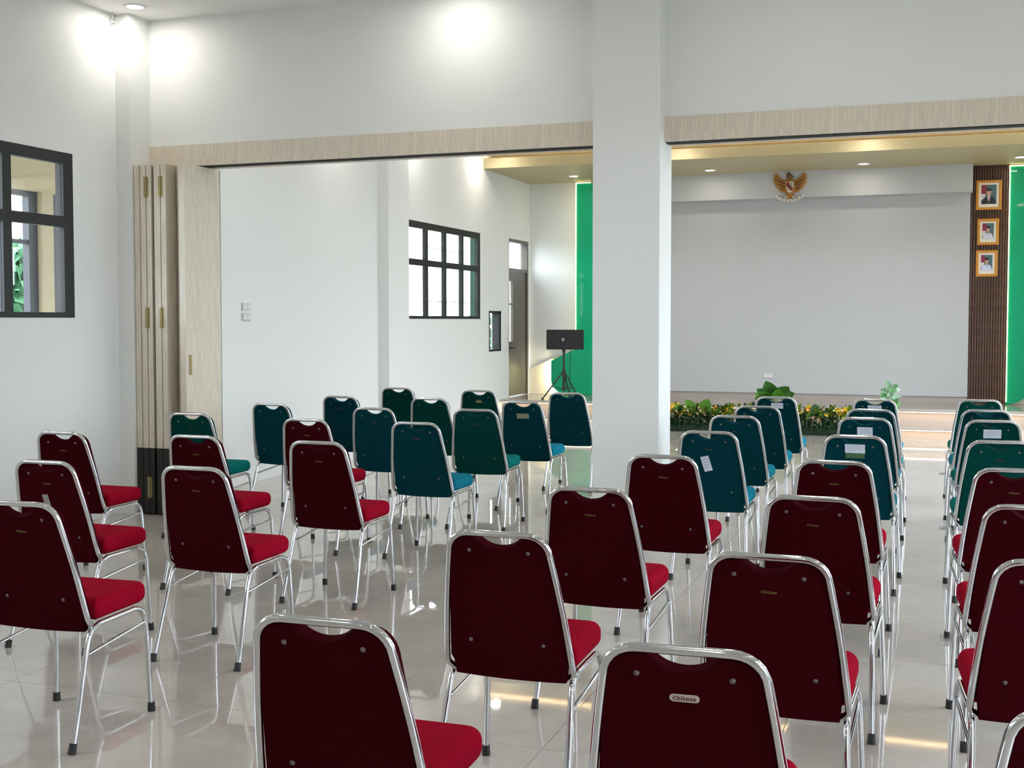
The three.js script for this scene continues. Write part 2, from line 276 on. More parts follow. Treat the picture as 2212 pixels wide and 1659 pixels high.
// ---------------------------------------------------------------- folding partition stacked at the left
{
  const o = thing('folding_partition', 'light oak folding partition stacked against the left pilaster', 'folding door', 0, 0, -7.85);
  const panel = (x0, x1, zf, zb, name = 'panel') => {
    const p = part(name, uvm(span(x0, x1, 0.535, 2.775, zf, zb), 2), M.oak, o);
    part('kick_plate', span(x0 - 0.001, x1 + 0.001, 0.012, 0.535, zf + 0.001, zb), M.kick, p); return p;
  };
  const e = [[-5.958, -5.908], [-5.900, -5.850], [-5.842, -5.798], [-5.772, -5.716], [-5.708, -5.662]];
  for (const [a, b] of [[-5.908, -5.900], [-5.850, -5.842], [-5.798, -5.772], [-5.716, -5.708]]) part('gasket', span(a + 0.0003, b - 0.0003, 0.02, 2.76, -0.03, -0.05), M.gap, o);
  e.forEach(([a, b]) => panel(a, b, 0, -0.49));
  const p = panel(-5.545, -5.49, 0.0, -0.49);
  panel(-5.652, -5.61, -0.13, -0.49);                         // the panel that swings out to the last one, in shade
  part('seal', span(-5.496, -5.489, 0.02, 2.77, -0.494, -0.4895), M.gap, p);
  part('flush_handle', new RoundedBoxGeometry(0.006, 0.16, 0.035, 2, 0.002).translate(-5.488, 1.20, -0.055), M.brass, p);
  for (const y of [2.60, 1.57, 0.22]) for (const x of [-5.844, -5.709]) {
    const h = part('hinge', [bar(V(x, y - 0.085, 0.006), V(x, y + 0.085, 0.006), 0.007, 8), span(x - 0.022, x + 0.022, y - 0.08, y + 0.08, 0.0, 0.002)], M.brass, o); h.userData.label = 'brass butt hinge';
  }
}
// ---------------------------------------------------------------- chairs
const font = await new FontLoader().loadAsync('fonts/droid/droid_sans_bold.typeface.json');
const CH = (() => {
  const y0 = 0.405, z0 = 0.118, TILT = Math.atan2(0.125, 0.485), L = 0.501;
  const lift = (x, v, n = 0) => V(x, y0 + v * Math.cos(TILT) + n * Math.sin(TILT) * -1, z0 + v * Math.sin(TILT) + n * Math.cos(TILT));
  // closed outline of the back loop in (x, v)
  const bw = 0.212, tw = 0.166, rb = 0.045, rt = 0.068, pts = [];
  const corner = (cx, cy, r, a0, a1, n = 7) => { for (let i = 0; i <= n; i++) { const a = a0 + (a1 - a0) * i / n; pts.push([cx + r * Math.cos(a), cy + r * Math.sin(a)]); } };
  corner(bw - rb, rb, rb, -Math.PI / 2, 0.09); pts.push([(bw + tw) / 2 + 0.004, L * 0.5]); corner(tw - rt, L - rt, rt, 0.09, Math.PI / 2);
  pts.push([0, L]); corner(-tw + rt, L - rt, rt, Math.PI / 2, Math.PI - 0.09); pts.push([-(bw + tw) / 2 - 0.004, L * 0.5]); corner(-bw + rb, rb, rb, Math.PI - 0.09, Math.PI * 1.5);
  const loop = tube(pts.map(([x, v]) => lift(x, v, v < 0.045 ? -0.026 * (1 - v / 0.045) : 0)), 0.0105, 96, 10, true);
  // padded panel with the hand notch
  const edge = (v) => bw + (tw - bw) * v / L - 0.004, s = new THREE.Shape();
  s.moveTo(-0.186, 0.0); s.quadraticCurveTo(0, -0.012, 0.186, 0.0); s.lineTo(0.190, 0.050); s.lineTo(edge(0.10), 0.066);
  s.lineTo(edge(L - 0.09), L - 0.09); s.quadraticCurveTo(edge(L - 0.07), L - 0.013, tw - 0.075, L - 0.012);
  s.bezierCurveTo(0.062, L - 0.013, 0.055, L - 0.049, 0, L - 0.050); s.bezierCurveTo(-0.055, L - 0.049, -0.062, L - 0.013, -(tw - 0.075), L - 0.012);
  s.quadraticCurveTo(-edge(L - 0.07), L - 0.013, -edge(L - 0.09), L - 0.09); s.lineTo(-edge(0.10), 0.066); s.lineTo(-0.190, 0.050); s.lineTo(-0.186, 0.0);
  const panel = uvm(extrude(s, 0.026, { bevelEnabled: true, bevelSize: 0.004, bevelThickness: 0.006, bevelSegments: 3, bevelOffset: -0.004, curveSegments: 10 }).translate(0, 0, -0.030));
  const place = (g) => g.rotateX(TILT).translate(0, y0, z0);
  place(panel);
  // seat cushion: rounded plan, crowned top
  const q = new THREE.Shape(), hw = 0.212, zf = -0.268, zr = 0.078, r = 0.06;
  q.moveTo(-hw + 0.02, -zr); q.lineTo(hw - 0.02, -zr); q.quadraticCurveTo(hw, -zr, hw, -zr + 0.03); q.lineTo(hw - 0.004, -zf - r); q.quadraticCurveTo(hw - 0.006, -zf, hw - r, -zf); q.lineTo(-hw + r, -zf); q.quadraticCurveTo(-hw + 0.006, -zf, -hw + 0.004, -zf - r); q.lineTo(-hw, -zr + 0.03); q.quadraticCurveTo(-hw, -zr, -hw + 0.02, -zr);
  const seat = extrude(q, 0.016, { bevelEnabled: true, bevelSize: 0.032, bevelThickness: 0.033, bevelSegments: 7, bevelOffset: -0.032, curveSegments: 8 }).rotateX(-Math.PI / 2).translate(0, 0.469, 0);
  const board = box(0.30, 0.010, 0.28, 0, 0.436, -0.08);
  const rear = (k) => tube([V(k * 0.221, 0.012, 0.239), V(k * 0.211, 0.25, 0.165), V(k * 0.206, 0.36, 0.130), V(k * 0.204, 0.405, 0.105), V(k * 0.203, 0.424, 0.055)], 0.0105, 20, 10);
  const front = (k) => tube([V(k * 0.221, 0.012, -0.244), V(k * 0.213, 0.25, -0.236), V(k * 0.207, 0.37, -0.228), V(k * 0.204, 0.411, -0.208), V(k * 0.203, 0.426, -0.165)], 0.0105, 20, 10);
  const rail = (k) => bar(V(k * 0.203, 0.4245, 0.056), V(k * 0.203, 0.426, -0.166), 0.0105);
  const str = (k) => bar(V(k * 0.208, 0.326, 0.140), V(k * 0.208, 0.362, -0.228), 0.0065, 8);
  const cap = (x, z, tx) => cyl(0.0135, 0.0155, 0.036, 0, 0, 0, 14).rotateX(tx).translate(x, 0.0182, z);
  const rivet = new THREE.LatheGeometry([[0, 0.0035], [0.004, 0.003], [0.0055, 0.0015], [0.0068, 0], [0.0068, -0.004]].map(([a, b]) => new THREE.Vector2(a, b)), 12).rotateX(Math.PI / 2);
  const onBack = (g, x, v, n = 0.0) => place(g.clone().translate(x, v, 0.003 + n));
  const text = (size) => { const g = new TextGeometry('Chitose', { font, size, depth: 0.0006, curveSegments: 2 }); g.computeBoundingBox(); const b = g.boundingBox; return g.translate(-(b.min.x + b.max.x) / 2, -(b.min.y + b.max.y) / 2, 0); };
  const plate = extrude((() => { const p = new THREE.Shape(); p.absarc(0.022, 0, 0.0085, -Math.PI / 2, Math.PI / 2); p.absarc(-0.022, 0, 0.0085, Math.PI / 2, Math.PI * 1.5); p.closePath(); return p; })(), 0.0015);
  return {
    loop, panel, seat, board, legs: [rear(1), rear(-1), front(1), front(-1)], caps: [cap(0.2215, 0.2435, -0.27), cap(-0.2215, 0.2435, -0.27), cap(0.2215, -0.2445, 0.03), cap(-0.2215, -0.2445, 0.03)],
    rails: [rail(1), rail(-1)], strs: [str(1), str(-1)], rivets: [[0.097, 0.443], [-0.097, 0.443], [0.122, 0.128], [-0.122, 0.128]].map(([x, v]) => onBack(rivet, x, v)),
    word: onBack(text(0.0088), 0, 0.395), wordPlate: onBack(text(0.0095), 0, 0.395, 0.0016), plate: onBack(plate, 0, 0.395),
    backPoint: (x, v, n) => { const p = V(x, v, 0.003 + n); p.applyAxisAngle(V(1, 0, 0), TILT); return p.add(V(0, y0, z0)); }, TILT,
  };
})();
const wordGold = mat([0.16, 0.11, 0.02], 0.4), wordRed = mat([0.10, 0.02, 0.02], 0.5), wordDark = mat([0.08, 0.005, 0.01], 0.6), plateM = mat([0.50, 0.42, 0.38], 0.35);
function chair(kind, x, z, deg, label, group, plated, bare) {
  const a = THREE.MathUtils.degToRad(deg), o = thing('banquet_chair', label, 'chair', x - 0.243 * Math.sin(a), 0, z - 0.243 * Math.cos(a), a, group), f = FAB[kind];
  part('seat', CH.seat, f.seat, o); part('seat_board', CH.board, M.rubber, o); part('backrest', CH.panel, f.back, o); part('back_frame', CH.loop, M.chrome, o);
  CH.legs.forEach((g, i) => part('foot_cap', CH.caps[i], M.rubber, part('leg', g, M.chrome, o)));
  CH.rails.forEach((g) => part('side_rail', g, M.chrome, o)); CH.strs.forEach((g) => part('stretcher', g, M.chrome, o));
  CH.rivets.forEach((g) => part('rivet', g, M.rivet, o));
  if (plated) { const p = part('name_plate', CH.plate, plateM, o); part('lettering', CH.wordPlate, wordDark, p); p.userData.label = 'pale oval maker plate'; }
  else if (!bare) part('lettering', CH.word, kind === 'red' ? wordGold : wordRed, o);
  return o;
}
const COLS = {
  wall: 'in the column along the left wall', mid: 'in the middle column of the left block', inner: 'in the left block column nearest the pillar',
  pillar: 'in the column just right of the pillar', aisle: 'in the column along the left side of the aisle', right: 'in the column right of the aisle',
};
const ORD = ['nearest', 'second nearest', 'third nearest', 'fourth nearest', 'fifth nearest'];
// [kind, x and z of the middle of the top rail, turn in degrees]; each column from the camera outwards
const ROWS = {
  wall: [['red', -4.79, -5.60, 1], ['green', -4.91, -7.05, 2], ['blue', -4.87, -8.06, -4], ['blue', -4.79, -9.07, -3], ['green', -4.87, -10.40, -2]],
  mid: [['red', -3.88, -4.42, 0], ['red', -3.93, -5.68, -1], ['red', -3.89, -6.88, 0], ['blue', -3.91, -7.93, -1], ['green', -3.96, -9.09, -3], ['green', -3.97, -10.26, 1]],
  inner: [['red', -3.09, -3.38, 3], ['red', -3.088, -4.455, 0], ['red', -3.105, -5.615, 0], ['blue', -3.098, -6.89, -1], ['green', -3.14, -8.05, 2], ['blue', -3.09, -8.96, -2], ['blue', -3.08, -10.18, -1]],
  pillar: [['red', -1.25, -2.27, 1], ['red', -1.25, -3.39, 0], ['red', -1.245, -4.41, -2], ['red', -1.212, -5.60, -1], ['blue', -1.218, -6.91, -1], ['blue', -1.25, -8.10, -2], ['blue', -1.23, -9.08, -1], ['blue', -1.23, -10.23, -1]],
  aisle: [['red', -0.455, -2.31, 3], ['red', -0.415, -3.31, -2], ['red', -0.40, -4.465, -3], ['red', -0.41, -5.64, -2], ['blue', -0.39, -6.93, -2], ['blue', -0.40, -8.22, -2], ['blue', -0.40, -9.02, -2], ['blue', -0.42, -10.19, -2]],
  right: [['red', 0.305, -2.16, 4], ['red', 0.345, -3.48, 5], ['red', 0.36, -4.50, 5], ['red', 0.365, -5.60, 5], ['green', 0.372, -6.88, 5], ['green', 0.40, -8.29, 5], ['blue', 0.40, -9.24, 5], ['green', 0.40, -10.43, 4]],
};
const chairs = {};
for (const [c, list] of Object.entries(ROWS)) {
  const count = { maroon: 0, teal: 0 }, total = list.filter((r) => r[0] === 'red').length;
  list.forEach(([kind, x, z, deg], i) => {
    const hue = kind === 'red' ? 'maroon' : 'teal', k = count[hue]++, ord = hue === 'maroon' && total === 1 ? 'only' : (ORD[k]);
    chairs[c + i] = chair(kind, x, z, deg, `${ord} ${hue} chair ${COLS[c]}`, `${hue} banquet chairs`, c === 'aisle' && i === 0, c === 'pillar' && i < 2);
  });
}
// papers taped to chair backs
{
  const sheet = (() => { const cv = document.createElement('canvas'); cv.width = 128; cv.height = 64; const g = cv.getContext('2d'); g.fillStyle = '#c9cfdb'; g.fillRect(0, 0, 128, 64); g.fillStyle = '#9aa0b2'; for (let i = 0; i < 4; i++) g.fillRect(14, 12 + i * 11, i === 3 ? 60 : 98, 3); const t = new THREE.CanvasTexture(cv); t.colorSpace = THREE.SRGBColorSpace; return t; })();
  const print = mat([1, 1, 1], 0.8, { map: sheet });
  const stick = (key, x, v, w, h, m, label, tilt = 0, name = 'paper_sheet', n = 0.0009) => {
    const c = chairs[key]; c.updateMatrixWorld(true);
    const o = single(name, box(w, h, 0.0008), m, label, 'paper', 'papers taped to chair backs');
    o.position.copy(CH.backPoint(x, v, n)).applyMatrix4(c.matrixWorld); o.quaternion.copy(c.quaternion).multiply(new THREE.Quaternion().setFromAxisAngle(V(1, 0, 0), CH.TILT)).multiply(new THREE.Quaternion().setFromAxisAngle(V(0, 0, 1), tilt)); return o;
  };
  stick('pillar4', -0.02, 0.305, 0.05, 0.095, print, 'small white tag hanging tilted on teal chair right of the pillar', 0.25);
  stick('pillar7', 0.01, 0.43, 0.10, 0.05, print, 'white sheet on the farthest teal chair right of the pillar');
  stick('aisle4', 0.0, 0.43, 0.11, 0.052, print, 'white sheet above a green strip on nearest teal aisle chair');
  stick('aisle4', 0.0, 0.388, 0.105, 0.030, mat([0.05, 0.12, 0.05], 0.8), 'green strip under the white sheet on nearest teal aisle chair', 0, 'green_label', 0.0009);
  stick('aisle5', 0.0, 0.41, 0.10, 0.065, print, 'white sheet on the second nearest teal aisle chair');
  stick('aisle7', 0.0, 0.43, 0.11, 0.05, print, 'white sheet on the farthest teal chair left of the aisle');
  stick('right5', 0.0, 0.415, 0.11, 0.06, print, 'white sheet on the teal chair right of the aisle');
  stick('inner5', 0.0, 0.385, 0.105, 0.042, mat([0.26, 0.27, 0.18], 0.7), 'pale olive label on the teal chair left of the pillar', 0, 'paper_label');
  stick('mid0', -0.02, 0.28, 0.034, 0.12, mat([0.28, 0.26, 0.23], 0.5), 'narrow grey tag on the nearest maroon chair of the middle column', 0.12, 'paper_label');
  const c = chairs.mid5; const g = extrude(shapeOf([[-0.036, -0.012], [0.036, -0.012], [0.02, 0.01], [0, 0.016], [-0.02, 0.01]]), 0.0008);
  const o = single('sticker', g, mat([0.30, 0.24, 0.10], 0.6), 'small yellow sticker on a far teal chair of the middle column', 'sticker'); c.updateMatrixWorld(true);
  o.position.copy(CH.backPoint(0, 0.40, 0.0016)).applyMatrix4(c.matrixWorld); o.quaternion.copy(c.quaternion).multiply(new THREE.Quaternion().setFromAxisAngle(V(1, 0, 0), CH.TILT));
}
// ---------------------------------------------------------------- floor socket boxes beside the aisle
[-6.08, -9.32, -12.62].forEach((z, i) => {
  const o = thing('floor_socket', ['nearest', 'middle', 'farthest'][i] + ' flat metal floor socket plate at the right edge of the aisle', 'floor socket', 0.15 + i * 0.02, 0, z, 0, 'floor sockets along the aisle');
  part('frame', new RoundedBoxGeometry(0.15, 0.006, 0.13, 2, 0.0028).translate(0, 0.003, 0), M.steel, o); part('lid', new RoundedBoxGeometry(0.11, 0.004, 0.09, 1, 0.001).translate(0, 0.0075, 0), mat([0.32, 0.34, 0.34], 0.35, { metalness: 0.8 }), o);
});
// ---------------------------------------------------------------- loudspeaker on its tripod
{
  const x = -5.19, z = -17.0;
  const s = thing('speaker_stand', 'black tripod stand with spread legs under the speaker', 'stand', x, STG, z);
  part('pole', [cyl(0.017, 0.017, 0.60, 0, 0.43, 0), cyl(0.022, 0.022, 0.35, 0, 0.30, 0)], M.stand, s);
  part('collar', [cyl(0.032, 0.032, 0.07, 0, 0.40, 0), cyl(0.03, 0.02, 0.05, 0, 0.727, 0)], M.stand, s);
  for (const a of [0.5, 2.6, 4.7]) { const leg = part('leg', bar(V(0.03 * Math.cos(a), 0.40, 0.03 * Math.sin(a)), V(0.33 * Math.cos(a), 0.012, 0.33 * Math.sin(a)), 0.011, 8), M.stand, s); part('foot_cap', cyl(0.016, 0.018, 0.03, 0.33 * Math.cos(a), 0.015, 0.33 * Math.sin(a), 10), M.rubber, leg); }
  for (const a of [0.5, 2.6, 4.7]) part('brace', bar(V(0.02 * Math.cos(a), 0.16, 0.02 * Math.sin(a)), V(0.19 * Math.cos(a), 0.19, 0.19 * Math.sin(a)), 0.007, 6), M.stand, s);
  const b = thing('loudspeaker', 'wide black loudspeaker box on the tripod stand', 'speaker', x + 0.02, 1.115, z, 0.28);
  part('cabinet', new RoundedBoxGeometry(0.56, 0.295, 0.30, 3, 0.012).translate(0, 0.1475, 0), M.speaker, b);
  const gr = part('grille', new RoundedBoxGeometry(0.52, 0.26, 0.012, 2, 0.005).translate(0, 0.1475, 0.153), mat([0.014, 0.015, 0.016], 0.8), b);
  part('badge', [cyl(0.030, 0.030, 0.004, 0, 0, 0, 20).rotateX(Math.PI / 2).translate(-0.03, 0.15, 0.160)], mat([0.02, 0.02, 0.02], 0.4), gr);
  part('badge_mark', extrude(shapeOf([[-0.026, 0.02], [-0.008, 0.016], [0, 0.006], [0.008, 0.016], [0.026, 0.02], [0.011, 0.0], [0.013, -0.024], [-0.013, -0.024], [-0.011, 0]]), 0.002).translate(-0.03, 0.15, 0.162), mat([0.5, 0.5, 0.5], 0.4), gr);
  single('speaker_cable', tube([V(x + 0.085, 1.108, z - 0.06), V(x + 0.075, 0.85, z - 0.08), V(x + 0.07, 0.55, z - 0.08), V(x + 0.12, 0.372, z - 0.12), V(x + 0.45, 0.367, z - 0.3)], 0.005, 40, 6), M.rubber, 'thin black cable hanging from the loudspeaker', 'cable');
}
// ---------------------------------------------------------------- portraits
{
  const print = (suit, seedy) => {
    const cv = document.createElement('canvas'); cv.width = 96; cv.height = 128; const g = cv.getContext('2d');
    g.fillStyle = '#4d6b70'; g.fillRect(0, 0, 96, 128); g.fillStyle = '#8d2440'; g.fillRect(0, 0, 34, 60); g.fillStyle = '#d8cdd0'; g.fillRect(0, 60, 26, 40);
    g.fillStyle = suit; g.beginPath(); g.moveTo(2, 128); g.quadraticCurveTo(6, 84, 34, 78); g.lineTo(62, 78); g.quadraticCurveTo(90, 84, 94, 128); g.closePath(); g.fill();
    g.fillStyle = '#c49a83'; g.beginPath(); g.ellipse(48, 52, 15, 20, 0, 0, 7); g.fill(); g.fillRect(41, 66, 14, 14);
    g.fillStyle = '#151617'; g.beginPath(); g.ellipse(48, 32, 16, 10, 0, 0, 7); g.fill(); g.fillRect(32, 27, 32, 10);
    if (seedy === 0) { g.fillStyle = '#dfe1e6'; g.beginPath(); g.moveTo(38, 78); g.lineTo(58, 78); g.lineTo(50, 118); g.lineTo(46, 118); g.closePath(); g.fill(); g.fillStyle = '#8f2038'; g.fillRect(46, 82, 5, 40); } else { g.fillStyle = '#3a3d46'; g.fillRect(46, 80, 4, 18); }
    const t = new THREE.CanvasTexture(cv); t.colorSpace = THREE.SRGBColorSpace; return mat([1, 1, 1], 0.5, { map: t });
  };
  const frameM = mat([0.62, 0.26, 0.02], 0.3), matM = mat([0.85, 0.78, 0.66], 0.8);
  const pic = (x, y, w, h, suit, k, label) => {
    const o = thing('framed_portrait', label, 'picture', x, y, ZS + 0.066, 0, 'framed portraits on the wood panel'), f = 0.035;
    const s = shapeOf([[-w / 2, -h / 2], [w / 2, -h / 2], [w / 2, h / 2], [-w / 2, h / 2]]); s.holes.push(rectHole(-w / 2 + f, w / 2 - f, -h / 2 + f, h / 2 - f));
    part('frame', extrude(s, 0.02, { bevelEnabled: true, bevelSize: 0.004, bevelThickness: 0.004, bevelSegments: 1, bevelOffset: -0.004 }), frameM, o);
    part('mount', box(w - 2 * f, h - 2 * f, 0.004, 0, 0, 0.006), matM, o);
    part('print', box(w - 2 * f - 0.065, h - 2 * f - 0.075, 0.003, 0, 0.008, 0.0095), print(suit, k), o);
  };
  pic(0.764, 3.32, 0.335, 0.415, '#1c2730', 0, 'top framed portrait of a person in a dark suit');
  pic(0.762, 2.802, 0.285, 0.37, '#d7d9e6', 1, 'middle framed portrait of a person in white uniform');
  pic(0.750, 2.356, 0.285, 0.37, '#cdd2ee', 2, 'bottom framed portrait of a person in white uniform');
}
// ---------------------------------------------------------------- winged emblem on the header box
{
  const o = thing('wall_emblem', 'carved golden winged eagle emblem with shield on the header box', 'emblem', -1.962, 3.505, -17.8 + 0.004);
  const pale = mat([0.62, 0.54, 0.40], 0.5), red = mat([0.30, 0.02, 0.02], 0.5), dark = mat([0.02, 0.015, 0.015], 0.5), white = mat([0.7, 0.66, 0.6], 0.5), brown = mat([0.16, 0.075, 0.02], 0.45);
  const bev = { bevelEnabled: true, bevelSize: 0.005, bevelThickness: 0.006, bevelSegments: 2 };
  for (const k of [-1, 1]) {
    const s = new THREE.Shape(); s.moveTo(k * 0.05, 0.10); s.quadraticCurveTo(k * 0.13, 0.10, k * 0.19, 0.20); s.quadraticCurveTo(k * 0.235, 0.21, k * 0.232, 0.12); s.quadraticCurveTo(k * 0.22, 0.0, k * 0.11, -0.07); s.lineTo(k * 0.04, -0.08); s.closePath();
    const w = part('wing', extrude(s, 0.018, bev), M.gold, o);
    for (let i = 0; i < 7; i++) { const t = i / 6, a = V(k * (0.06 + 0.03 * t), 0.07 - 0.12 * t, 0.027), b = V(k * (0.222 - 0.10 * t * t), 0.16 - 0.20 * t, 0.024); const f = new THREE.SphereGeometry(1, 8, 6).scale(0.011, a.distanceTo(b) / 2, 0.008); f.applyQuaternion(new THREE.Quaternion().setFromUnitVectors(V(0, 1, 0), b.clone().sub(a).normalize())); part('feather', f.translate((a.x + b.x) / 2, (a.y + b.y) / 2, 0.025), i % 2 ? brown : M.gold, w); }
  }
  part('body', new THREE.SphereGeometry(1, 16, 12).scale(0.06, 0.13, 0.035).translate(0, 0.02, 0.02), M.gold, o);
  part('head', [new THREE.SphereGeometry(0.042, 14, 10).translate(0, 0.155, 0.035), new THREE.ConeGeometry(0.018, 0.05, 8).rotateZ(-Math.PI / 2 - 0.3).translate(0.05, 0.148, 0.04), new THREE.SphereGeometry(1, 10, 8).scale(0.03, 0.05, 0.02).translate(-0.02, 0.17, 0.03)], brown, o);
  const sh = new THREE.Shape(); sh.moveTo(-0.052, 0.075); sh.lineTo(0.052, 0.075); sh.lineTo(0.052, 0.0); sh.quadraticCurveTo(0.05, -0.055, 0, -0.085); sh.quadraticCurveTo(-0.05, -0.055, -0.052, 0.0); sh.closePath();
  const shield = part('shield', extrude(sh, 0.012, { ...bev, bevelSize: 0.003 }).translate(0, 0, 0.052), white, o);
  part('field', span(-0.047, -0.002, 0.0, 0.070, 0.070, 0.074), red, shield); part('field', span(0.002, 0.047, -0.05, -0.004, 0.070, 0.074), red, shield);
  part('field', span(0.008, 0.042, 0.008, 0.060, 0.070, 0.074), mat([0.35, 0.34, 0.22], 0.5), shield); part('field', span(-0.044, -0.006, -0.05, -0.004, 0.070, 0.074), mat([0.5, 0.42, 0.25], 0.5), shield);
  part('field', extrude(shapeOf([[-0.024, 0.0], [0, 0.024], [0.024, 0.0], [0, -0.024]]), 0.004).translate(0, 0, 0.074), dark, shield);
  for (let i = -3; i <= 3; i++) part('tail_feather', new THREE.SphereGeometry(1, 8, 6).scale(0.011, 0.062, 0.01).rotateZ(i * 0.16).translate(i * 0.017, -0.135 + Math.abs(i) * 0.004, 0.02), M.gold, o);
  const rib = []; for (let i = 0; i <= 12; i++) { const t = i / 6 - 1; rib.push([t * 0.20, -0.105 - 0.075 * (1 - t * t)]); } const up = rib.map(([x, y]) => [x * 1.02, y - 0.034]).reverse();
  const ribbon = part('ribbon', extrude(shapeOf([...rib, ...up]), 0.008, { ...bev, bevelSize: 0.002, bevelThickness: 0.003 }).translate(0, 0, 0.036), white, o);
  for (let i = 0; i < 7; i++) { const t = (i - 3) / 3.3; part('letter_block', box(0.014, 0.018, 0.004, t * 0.17, -0.122 - 0.075 * (1 - t * t), 0.050), brown, ribbon); }
  for (const k of [-1, 1]) part('claw', new THREE.SphereGeometry(1, 8, 6).scale(0.025, 0.02, 0.02).translate(k * 0.055, -0.145, 0.045), pale, o);
}
// ---------------------------------------------------------------- switches, outlet, bracket
function faceplate(name, label, category, x, y, z, turn, w, h, keys, group) {
  const o = thing(name, label, category, x, y, z, turn, group);
  part('plate', new RoundedBoxGeometry(w, h, 0.012, 2, 0.004).translate(0, 0, 0.006), M.plasticGrey, o);
  for (let i = 0; i < keys; i++) part('key', new RoundedBoxGeometry(w / (keys + 0.6), h * 0.6, 0.006, 1, 0.002).translate((i - (keys - 1) / 2) * w / (keys + 0.3), 0, 0.013), M.plastic, o);
}
faceplate('wall_switch', 'upper white switch plate on the wall beyond the folding partition', 'switch', XL + 0.001, 1.678, -9.68, Math.PI / 2, 0.15, 0.075, 2, 'switch plates');
faceplate('wall_switch', 'lower white switch plate on the wall beyond the folding partition', 'switch', XL + 0.001, 1.582, -9.68, Math.PI / 2, 0.15, 0.075, 2, 'switch plates');
faceplate('wall_outlet', 'white double socket low on the pale backdrop above the plant', 'socket', -2.285, 0.715, ZS + 0.051, 0, 0.155, 0.08, 2);
{ const o = thing('ceiling_bracket', 'tiny grey bracket in the ceiling corner beside the pilaster', 'bracket', XL + 0.03, CEIL, -7.76); part('stem', bar(V(0, 0, 0), V(0, -0.05, 0), 0.008, 8), M.steel, o); part('hook', tube([V(0, -0.05, 0), V(0.02, -0.07, 0), V(0.015, -0.09, 0), V(-0.005, -0.085, 0)], 0.006, 10, 6), M.steel, o); }
// ---------------------------------------------------------------- ceiling downlights
function downlight(x, y, z, label, group, power = 1) {
  const o = thing('ceiling_downlight', label, 'ceiling light', x, y, z, 0, group);
  const ring = new THREE.LatheGeometry([[0.062, 0], [0.062, -0.006], [0.082, -0.010], [0.088, -0.004], [0.088, 0]].map(([a, b]) => new THREE.Vector2(a, b)), 24);
  part('trim_ring', ring, M.lampWhite, o); part('lens', cyl(0.062, 0.062, 0.004, 0, -0.004, 0, 24), M.lampGlow, o);
  const l = new THREE.RectAreaLight(lin(1, 0.95, 0.86), SPOT * power / 0.0121, 0.11, 0.11); l.position.set(0, -0.014, 0); l.rotation.x = -Math.PI / 2; o.add(l);
}
const DX = [-5.79, -3.23, -0.77, 1.75], PLACE = ['left corner', 'left of the pillar', 'right of the pillar', 'far right'];
DX.forEach((x, i) => {
  for (const [z, w] of [[-7.67, 'just before the partition'], [-4.9, 'in the second row of the front hall'], [-2.1, 'in the third row of the front hall'], [0.7, 'above the camera'], [3.2, 'behind the camera']]) downlight(x, CEIL, i === 2 && z < -7 ? -6.7 : z, `round ceiling downlight ${w}, ${PLACE[i]}`, 'downlights of the front hall');
  for (const [z, w] of [[-9.3, 'first row'], [-11.4, 'second row'], [-13.4, 'third row'], [-15.65, 'fourth row before the stage']]) downlight(x, CEIL, z, `round ceiling downlight in the far hall, ${w}, ${PLACE[i]}`, 'downlights of the far hall');
});
[-5.12, -3.05, -0.90, 1.12].forEach((x, i) => downlight(x, 3.74, -17.27, ['leftmost', 'second', 'third', 'rightmost'][i] + ' round downlight in the beige stage ceiling', 'downlights of the stage', 0.7));
